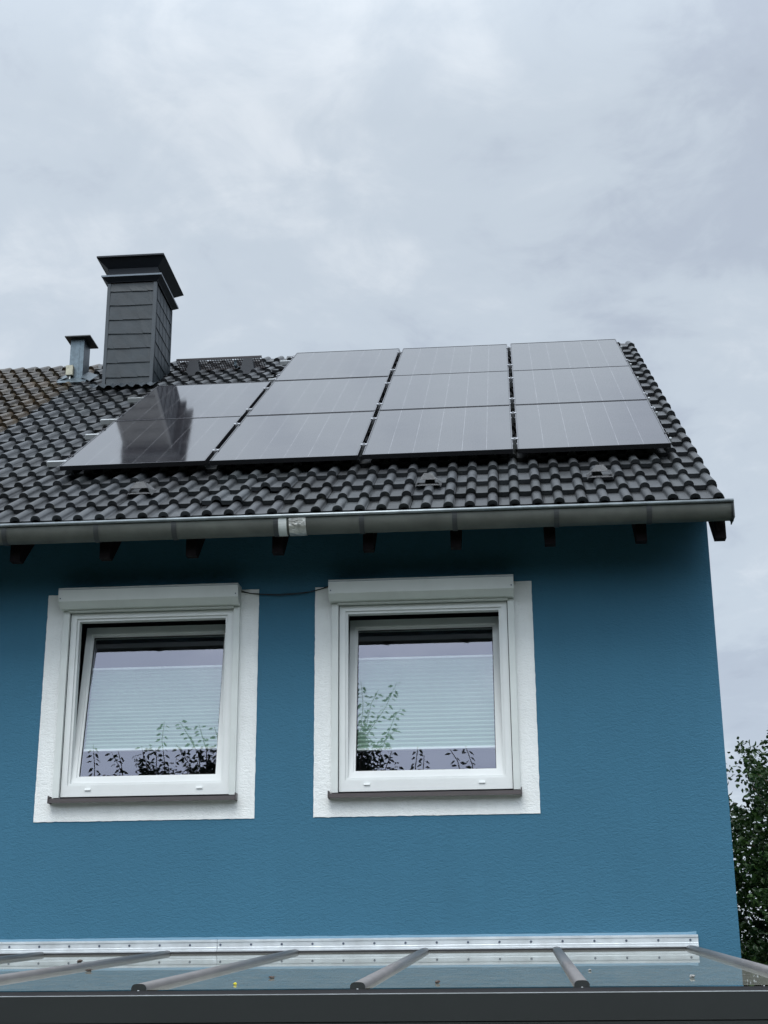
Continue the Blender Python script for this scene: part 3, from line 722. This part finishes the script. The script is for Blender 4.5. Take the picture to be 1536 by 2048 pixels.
for k, s in enumerate(rails_s):
    xa = PX0 - .20 + random.uniform(-.02, .03) if k < 4 else PX0 + PWD + GPX - .15 + .04*(k == 4)
    xb = PX0 + 4*PWD + 3*GPX + .045
    base = rp(xa, PS0+s, PN-.078)
    t = thing('mounting_rail', 'silver mounting rail with its end poking out left of the panels, the %s one' % words[k], 'mounting rail', base, 'mounting rails under the solar panels')
    def loc_(bm): bmesh.ops.translate(bm, verts=bm.verts, vec=-base); return bm
    bm = B(); pts = [(-.02, 0), (.02, 0), (.02, .041), (.006, .041), (.006, .030), (-.006, .030), (-.006, .041), (-.02, .041)]
    prism(bm, pts, lambda a, b: rp(xa, PS0+s+a, PN-.078+b), lambda a, b: rp(xb, PS0+s+a, PN-.078+b)); obj('bar', loc_(bm), m_rail, t)
    gaps = [PX0 + PWD*(i+1) + GPX*(i+.5) for i in range(3)]
    if k > 3: gaps = gaps[1:]
    for gx in gaps:
        bm = B()
        for (a, b, c, d, e, f) in ((-.012, .012, -.03, .03, -.036, .001), (-.026, .026, -.022, .022, .0016, .0056), (-.007, .007, -.007, .007, .0056, .012)):
            v8 = [rp(gx+q[0], PS0+s+q[1], PN+q[2]) for q in ((a,c,e),(b,c,e),(b,d,e),(a,d,e),(a,c,f),(b,c,f),(b,d,f),(a,d,f))]
            vs = [bm.verts.new(v) for v in v8]
            for i in ((3,2,1,0),(4,5,6,7),(0,1,5,4),(1,2,6,5),(2,3,7,6),(3,0,4,7)): bm.faces.new([vs[z] for z in i])
        obj('clamp', loc_(bm), m_clamp, t)
    for gx, sg in (((PX0 if k < 4 else PX0+PWD+GPX), -1), (xb-.045, 1)):
        bm = B()
        for (a, b, c, d, e, f) in ((.002, .026, -.022, .022, -.037, -.002), (-.010, .014, -.02, .02, .0016, .0056), (.006, .016, -.006, .006, -.002, .009)):
            a, b = (a, b) if sg > 0 else (-b, -a)
            v8 = [rp(gx+q[0], PS0+s+q[1], PN+q[2]) for q in ((a,c,e),(b,c,e),(b,d,e),(a,d,e),(a,c,f),(b,c,f),(b,d,f),(a,d,f))]
            vs = [bm.verts.new(v) for v in v8]
            for i in ((3,2,1,0),(4,5,6,7),(0,1,5,4),(1,2,6,5),(2,3,7,6),(3,0,4,7)): bm.faces.new([vs[z] for z in i])
        obj('end_clamp', loc_(bm), m_black if random.random() < .5 else m_clamp, t)
    for hx in ((-4.79, -4.19, -3.55, -2.32, -1.15, -.30) if k < 4 else (-3.4, -1.9, -.5)):
        bm = B(); pts = [(-.17, .052), (-.02, .052), (-.02, .0615), (.02, .0615), (.02, .046), (-.165, .046)] if k else [(-.19, .035), (-.185, .040), (-.10, .058), (.02, .0615), (.02, .0575), (-.10, .052), (-.18, .03)]
        prism(bm, pts, lambda a, b: rp(hx-.018, PS0+s+a, b), lambda a, b: rp(hx+.018, PS0+s+a, b)); obj('roof_hook', loc_(bm), m_clamp, t)

# ------------------------------------------------------------ glass patio roof
YR, ZR, YF = -.08, 1.985, -4.20
SL = .0706
gl_z = lambda y: ZR + (y - YR)*SL
PO = Vector((-2.9, -2.1, GZ))
pat = thing('patio_roof', 'glass patio roof with anthracite bars fixed to the blue wall by a metal rail', 'patio roof', PO)
def pp(name, bm, m, smooth=False, loc=None, label=None):
    loc = PO if loc is None else Vector(loc)
    bmesh.ops.translate(bm, verts=bm.verts, vec=-loc); o = obj(name, bm, m, pat, smooth, label); o.location = loc - PO; return o
X0, X1 = -7.16, -.325
barx = [-.325 - .8565*i for i in range(9)]
# wall rail in two lengths, with lips and grooves
for (a, b) in ((-7.2, -3.424), (-3.421, -.268)):
    bm = B(); pts = [(-.001, 2.0), (-.034, 2.0), (-.034, 2.010), (-.026, 2.012), (-.026, 2.026), (-.022, 2.028), (-.022, 2.060), (-.027, 2.062), (-.027, 2.074), (-.012, 2.078), (-.001, 2.078)]
    prism(bm, pts, lambda y, z: Vector((a, y, z)), lambda y, z: Vector((b, y, z)))
    lc = (b, 0, 2.04); rl = pp('wall_rail', bm, m_mill, loc=lc)
    k = 0
    x = -.318
    while x > a:
        if x < b - .02 and x > a + .02:
            bm = B()
            for y, rr in ((-.0265, .0085),):
                v0 = [bm.verts.new((x + rr*math.cos(q*math.pi/4), -.0215, 2.044 + rr*math.sin(q*math.pi/4))) for q in range(8)]
                v1 = [bm.verts.new((x + rr*.75*math.cos(q*math.pi/4), y, 2.044 + rr*.75*math.sin(q*math.pi/4))) for q in range(8)]
                for q in range(8): bm.faces.new((v0[q], v0[(q+1) % 8], v1[(q+1) % 8], v1[q]))
                bm.faces.new(v1)
            bmesh.ops.recalc_face_normals(bm, faces=bm.faces); sub('screw', bm, m_screw, rl, lc)
        x -= .2055
bm = B(); vsn = 120; top_, bot = [], []
for k in range(vsn+1):
    x = -7.2 + 6.925*k/vsn; top_.append(bm.verts.new((x, -.003, 2.094 + random.gauss(0, .001)))); bot.append(bm.verts.new((x, -.010, 2.0785)))
for k in range(vsn): bm.faces.new((bot[k], bot[k+1], top_[k+1], top_[k]))
pp('sealant', bm, m_bluel)
bm = B(); box(bm, -7.2, -.285, -.066, -.001, 1.952, 1.9985); pp('rail_seal', bm, m_black)
# glass panes and bars
for i, (xa, xb) in enumerate(zip(barx[1:], barx)):
    bm = B(); a, b = xa+.012, xb-.012
    v = [bm.verts.new(p) for p in ((a, YF+.02, gl_z(YF+.02)), (b, YF+.02, gl_z(YF+.02)), (b, -.05, gl_z(-.05)), (a, -.05, gl_z(-.05)))]
    bm.faces.new(v); pp('glass_pane', bm, m_rglass)
for x in barx:
    hw, h = .027, .024
    pts = [(-hw, -.012), (hw, -.012)] + [(hw*(math.cos(q*math.pi/10))**.6 if q < 5 else (0 if q == 5 else -hw*(-math.cos(q*math.pi/10))**.6), h*math.sin(q*math.pi/10)**.7) for q in range(0, 11)]
    bm = B(); prism(bm, pts, lambda a, b: Vector((x+a, YF+.005, gl_z(YF)+b)), lambda a, b: Vector((x+a, -.07, gl_z(-.07)+b)))
    for f in bm.faces: f.smooth = len(f.verts) == 4
    lc = (x, YF, gl_z(YF)); br = pp('roof_bar', bm, m_bar, loc=lc)
    bm = B(); prism(bm, [(a*1.1, b*1.08 - .002) for a, b in pts], lambda a, b: Vector((x+a, YF-.006, gl_z(YF)+b)), lambda a, b: Vector((x+a, YF+.004, gl_z(YF)+b)))
    sub('end_cap', bm, m_anth, br, lc)
    bm = B(); tube(bm, [(x, YF-.010, gl_z(YF)-.004), (x, YF-.0062, gl_z(YF)-.004)], .0045, 8); sub('screw', bm, m_mill, br, lc)
# front beam with a thin top lip, groove and lower rail
zb_ = gl_z(YF)
bm = B(); box(bm, X0-.06, X1+.06, YF-.035, YF+.03, 1.5735, zb_-.022); bevel(bm, .003); pp('front_beam', bm, m_anth)
bm = B(); box(bm, X0-.06, X1+.06, YF-.034, YF+.02, zb_-.0216, zb_-.0186); pp('beam_lip_highlight', bm, m_mill)  # bright metal stands in for the highlight along the beam's top edge
bm = B(); box(bm, X0-.05, X1+.05, YF-.012, YF+.03, zb_-.018, zb_-.003); pp('glass_seal', bm, m_black)
bm = B(); box(bm, X0-.06, X1+.06, YF-.033, YF+.03, 1.49, 1.5695); bevel(bm, .003); pp('lower_beam', bm, m_anth)
bm = B(); box(bm, X0-.055, X1+.055, YF-.020, YF+.03, 1.5697, 1.5733); pp('beam_joint', bm, m_black)
for x in (X0, -3.7, X1-.02):
    bm = B(); box(bm, x-.05, x+.05, YF-.03, YF+.07-.04, GZ, 1.489); pp('post', bm, m_anth)
# bits lying on the glass
def blob(x, y, r_, m, name, label, cat, sq=.45, nz=.25, stem=False):
    bm = B(); bmesh.ops.create_icosphere(bm, subdivisions=2, radius=1)
    for v in bm.verts:
        v.co *= 1 + random.uniform(-nz, nz); v.co = Vector((v.co.x*r_*1.3, v.co.y*r_*1.3, v.co.z*r_*sq))
    if stem: tube(bm, [(0, 0, 0), (r_*1.2, -r_*.4, r_*.5), (r_*2.0, -r_*.6, r_*.3)], r_*.10, 5)
    o = obj(name, bm, m); o.location = (x, y, gl_z(y) + r_*sq*.8 + .001); tag(o, label, cat); return o
blob(-2.576, -3.877, .006, m_yel, 'yellow_blossom', 'tiny yellow blossom on the glass near the front beam', 'blossom', .8)
blob(-2.508, -3.376, .010, m_leafd, 'dry_leaf', 'curled dark dry leaf on the glass behind the yellow blossom', 'leaf', .5, .3, True)
blob(-1.748, -3.890, .008, m_leafd, 'seed_husk', 'small brown seed husk at the front edge of the glass', 'husk', .8)
blob(-3.575, -2.524, .012, m_leafd, 'dry_leaf', 'small dark leaf on the glass behind the left bars', 'leaf', .5, .3, True)
blob(-1.096, -2.942, .006, m_pale, 'pale_petal', 'pale yellowish petal on the glass beside the second bar from the right', 'petal', .7)
blob(-.706, -3.633, .008, m_pale, 'snail_shell', 'round pale speck on the rightmost glass pane', 'shell', .9)
blob(-3.963, -1.35, .013, m_leafd, 'dry_leaf', 'dark leaf on the glass nearest the wall rail at left', 'leaf', .6, .3)

# ------------------------------------------------------------ vegetation
def leaves(bm, lay, pts, size, asp=.55, fold=.25, droop=0., v0=0., v1=1.):
    for p in pts:
        d = Vector((random.gauss(0, 1), random.gauss(0, 1), random.gauss(0, .6) - droop)).normalized()
        a = d.cross(Vector((random.gauss(0, 1), random.gauss(0, 1), random.gauss(0, 1)))).normalized(); n = d.cross(a)
        s = size*random.uniform(.7, 1.3); wd = s*asp*.5
        q = [p, p + d*s*.35 + a*wd + n*wd*fold, p + d*s*.75 + a*wd*.6 + n*wd*fold, p + d*s, p + d*s*.75 - a*wd*.6 + n*wd*fold, p + d*s*.35 - a*wd + n*wd*fold]
        v = [bm.verts.new(x) for x in q]
        c = random.uniform(v0, v1)
        for f in (bm.faces.new((v[0], v[1], v[2], v[3])), bm.faces.new((v[0], v[3], v[4], v[5]))):
            for lp in f.loops: lp[lay] = (c, c, c, 1)
# big tree at the right, beyond the gable
tb = Vector((1.95, 7.2, GZ))
tree = thing('leafy_tree', 'tall dark green leafy tree behind the right corner of the house', 'tree', tb)
bm = B(); tube(bm, [(0,0,0), (.05,.03,1.2), (-.05,.0,2.6), (.05,.05,3.7), (0,0,4.7)], [.20, .16, .13, .09, .03], 10); obj('trunk', bm, m_bark, tree, True)
rr = random.Random(11)
limbs = []
for k in range(30):
    z = .6 + 4.0*k/30; a = rr.uniform(0, 2*math.pi) if k % 2 else rr.uniform(2.4, 4.6); ln = (1.45 - .22*max(0, z-1.2))*rr.uniform(.75, 1.05)
    p0 = Vector((0, 0, z)); p1 = p0 + Vector((math.cos(a)*ln*.5, math.sin(a)*ln*.5, .25)); p2 = p0 + Vector((math.cos(a)*ln, math.sin(a)*ln, .35 + rr.uniform(-.1, .35))); limbs.append((p0, p1, p2))
bm = B()
for p0, p1, p2 in limbs: tube(bm, [p0, p1, p2], [.045, .028, .010], 5)
obj('limb', bm, m_bark, tree, True)
bm = B(); lay = bm.loops.layers.color.new('var')
gap0 = Vector((.97, 6.0, 3.72)) - tb; gapd = Vector((.147, 1, .131)).normalized()
nc = 0
while nc < 2000:
    u = Vector((rr.uniform(-1, 1), rr.uniform(-1, 1), rr.uniform(-1, 1)))
    if not .15 < u.length < 1: continue
    bump = 1 + .10*math.sin(u.x*9 + 2) * math.sin(u.z*8 + u.y*5)
    c = Vector((u.x*1.62*bump - .12, u.y*1.5*bump, u.z*3.2*bump + 2.12))
    if c.z < .3: continue
    q = c - gap0; dist = (q - gapd*q.dot(gapd)).length
    if dist < .19: continue
    nc += 1
    dirv = Vector((c.x, c.y, (c.z-2.0)*.5 + .3)).normalized(); n_ = rr.randint(34, 52); cl = rr.random(); pts = []
    for j in range(n_):
        t = j/n_; pts.append(c + dirv*(t*.36 - .12) + Vector((rr.gauss(0, .09), rr.gauss(0, .09), rr.gauss(0, .065)))*(1.2-t))
    leaves(bm, lay, pts, .064, .62, .3, .25, max(0, cl*.7-.1), min(1, .25+cl*.75))
obj('crown', bm, m_leaf, tree)

# pear tree behind the camera: it shows mirrored in both window panes
pb = Vector((-6.0, -13.2, GZ))
SH = [[(-7.32, 9.41), (-7.35, 9.78), (-7.45, 10.25), (-7.46, 10.65)], [(-7.58, 9.42), (-7.67, 9.79), (-7.79, 10.07), (-7.85, 10.26)], [(-7.5, 9.51), (-7.54, 9.97), (-7.59, 10.2)], [(-8.05, 9.43), (-8.16, 9.8), (-8.34, 10.13), (-8.44, 10.27)], [(-8.62, 9.44), (-8.65, 9.9), (-8.75, 10.37)], [(-6.65, 9.4), (-6.74, 9.86), (-6.97, 10.24), (-7.15, 10.53)], [(-6.56, 9.4), (-6.62, 9.95), (-6.76, 10.33), (-6.82, 10.52)], [(-6.44, 9.39), (-6.45, 9.94), (-6.5, 10.32), (-6.57, 10.51)], [(-6.27, 9.39), (-6.32, 10.03), (-6.42, 10.58)], [(-6.82, 9.4), (-6.92, 9.77), (-7.19, 10.15)], [(-8.0, 9.43), (-8.06, 9.7), (-8.15, 9.98)], [(-4.02, 9.34), (-3.92, 10.17), (-3.59, 10.72), (-3.42, 11.25)], [(-4.1, 9.35), (-4.05, 10.17), (-4.01, 10.93), (-4.07, 11.42)], [(-3.98, 9.34), (-3.79, 9.98), (-3.5, 10.25), (-3.37, 10.39)], [(-3.85, 9.34), (-3.71, 10.16), (-3.47, 10.82), (-3.37, 11.01)], [(-4.04, 9.34), (-3.96, 10.17), (-3.85, 10.83), (-3.73, 11.11)], [(-3.11, 9.33), (-3.08, 9.73), (-3.05, 10.07)], [(-2.99, 9.32), (-2.97, 9.68), (-2.95, 9.96)], [(-2.17, 9.31), (-2.13, 9.71), (-2.25, 10.13)], [(-2.29, 9.31), (-2.37, 9.67), (-2.5, 9.9)], [(-3.65, 9.34), (-3.61, 9.7), (-3.5, 10.06)]]
def pear(name, base, shoots, label, dense):
    t = thing(name, label, 'tree', base)
    bt = B(); tube(bt, [(0,0,0), (.05,.05,2.5), (0,0,5.2), (-.05,0,7.4)], [.19, .15, .11, .06], 9)
    bl_ = B(); lay = bl_.loops.layers.color.new('var')
    for sh in shoots:
        yy = -13 + random.uniform(-.35, .35) - base.y
        P = [Vector((x - base.x, yy + random.uniform(-.05, .05), z + .72 - base.z)) for x, z in sh]
        root = Vector((P[0].x*.35, 0, P[0].z - 2.2 - random.random()))
        tube(bt, [root, root.lerp(P[0], .5) + Vector((0, 0, -.25))] + P, [.035, .022] + [.010 - .002*k for k in range(len(P))], 5)
        # alternate drooping leaves all along the shoot
        Q = [root.lerp(P[0], .6)] + P
        for a, b in zip(Q, Q[1:]):
            n_ = max(3, int((b-a).length/.055))
            for k in range(n_):
                c = a.lerp(b, (k+.5)/n_); sd_ = 1 if k % 2 else -1
                d = Vector((sd_*random.uniform(.5, 1), random.uniform(-.5, .5), random.uniform(-.9, .15))).normalized(); s = random.uniform(.075, .115)
                st = c + d*.03; n2_ = d.cross(Vector((random.gauss(0, .6), 1, random.gauss(0, .6)))).normalized(); wd = s*.24; cv = Vector((0, 0, -.02))
                q = [st, st + d*s*.4 + n2_*wd, st + d*s*.8 + n2_*wd*.5 + cv*.6, st + d*s + cv, st + d*s*.8 - n2_*wd*.5 + cv*.6, st + d*s*.4 - n2_*wd]
                v = [bl_.verts.new(x) for x in q]; cc = random.random()
                for f in (bl_.faces.new((v[0], v[1], v[2], v[3])), bl_.faces.new((v[0], v[3], v[4], v[5]))):
                    for lp in f.loops: lp[lay] = (cc, cc, cc, 1)
    for (cx_, cz_, rx_, rz_, cnt) in dense:
        pts = []
        while len(pts) < cnt:
            if len(pts) % 14 == 0: kc = Vector((random.gauss(0, .48), random.gauss(0, .5), random.gauss(0, .45)))   # leaves sit in small tufts
            u = kc + Vector((random.gauss(0, .16), random.gauss(0, .16), random.gauss(0, .14)))
            pts.append(Vector((cx_ - base.x + u.x*rx_, u.y*.5 + .2, cz_ + .70 - base.z + u.z*rz_)))
        leaves(bl_, lay, pts, .085, .5, .2, .4)
    obj('trunk', bt, m_bark, t, True); obj('crown', bl_, m_pear, t)
SH1 = [s for s in SH if s[0][0] < -5]; SH2 = [s for s in SH if s[0][0] > -5]
pear('pear_tree', Vector((-7.0, -13.2, GZ)), SH1, 'pear tree with upright leafy shoots, mirrored in the left window', [(-7.55, 9.5, .30, .36, 900), (-6.55, 9.5, .46, .46, 1900), (-8.1, 9.3, .5, .3, 300), (-7.0, 8.2, 1.7, 1.0, 2600), (-7.0, 6.6, 2.0, 1.2, 2600)])
pear('pear_tree', Vector((-3.6, -13.4, GZ)), SH2, 'pear tree with a tall leafy side, mirrored in the right window', [(-4.12, 9.8, .34, .80, 1500), (-3.75, 9.6, .40, .45, 600), (-3.0, 9.25, .35, .35, 160), (-2.3, 9.2, .4, .3, 140), (-3.4, 8.2, 1.5, .95, 2200), (-3.4, 6.6, 1.8, 1.2, 2400)])

# unseen tree belt added behind the camera to block low sky off the wall
bm = B(); lay = bm.loops.layers.color.new('var')
for k in range(26):
    a = R(180 + 180*(k+.5)/26); rad = random.uniform(30, 36); c = Vector((math.cos(a)*rad - 3, math.sin(a)*rad, 0)); h = random.uniform(8, 12)
    bmi = bmesh.ops.create_icosphere(bm, subdivisions=3, radius=1)['verts']
    for v in bmi:
        f = 1 + .16*math.sin(v.co.x*5+k) * math.cos(v.co.z*6) + random.uniform(-.08, .08)
        v.co = Vector((v.co.x*3.6*f, v.co.y*3.0*f, (v.co.z*f+1)*h*.5 + GZ)) + c
for f in bm.faces:
    for lp in f.loops: lp[lay] = (.4, .4, .4, 1)
o = obj('added_sky_blocker', bm, m_pear); o['kind'] = 'stuff'; tag(o, 'unseen belt of dark tree shapes added far behind the viewpoint to block low sky', 'light blocker')
if roof.get('_o') is not None: del roof['_o']
if chim.get('_o') is not None: del chim['_o']
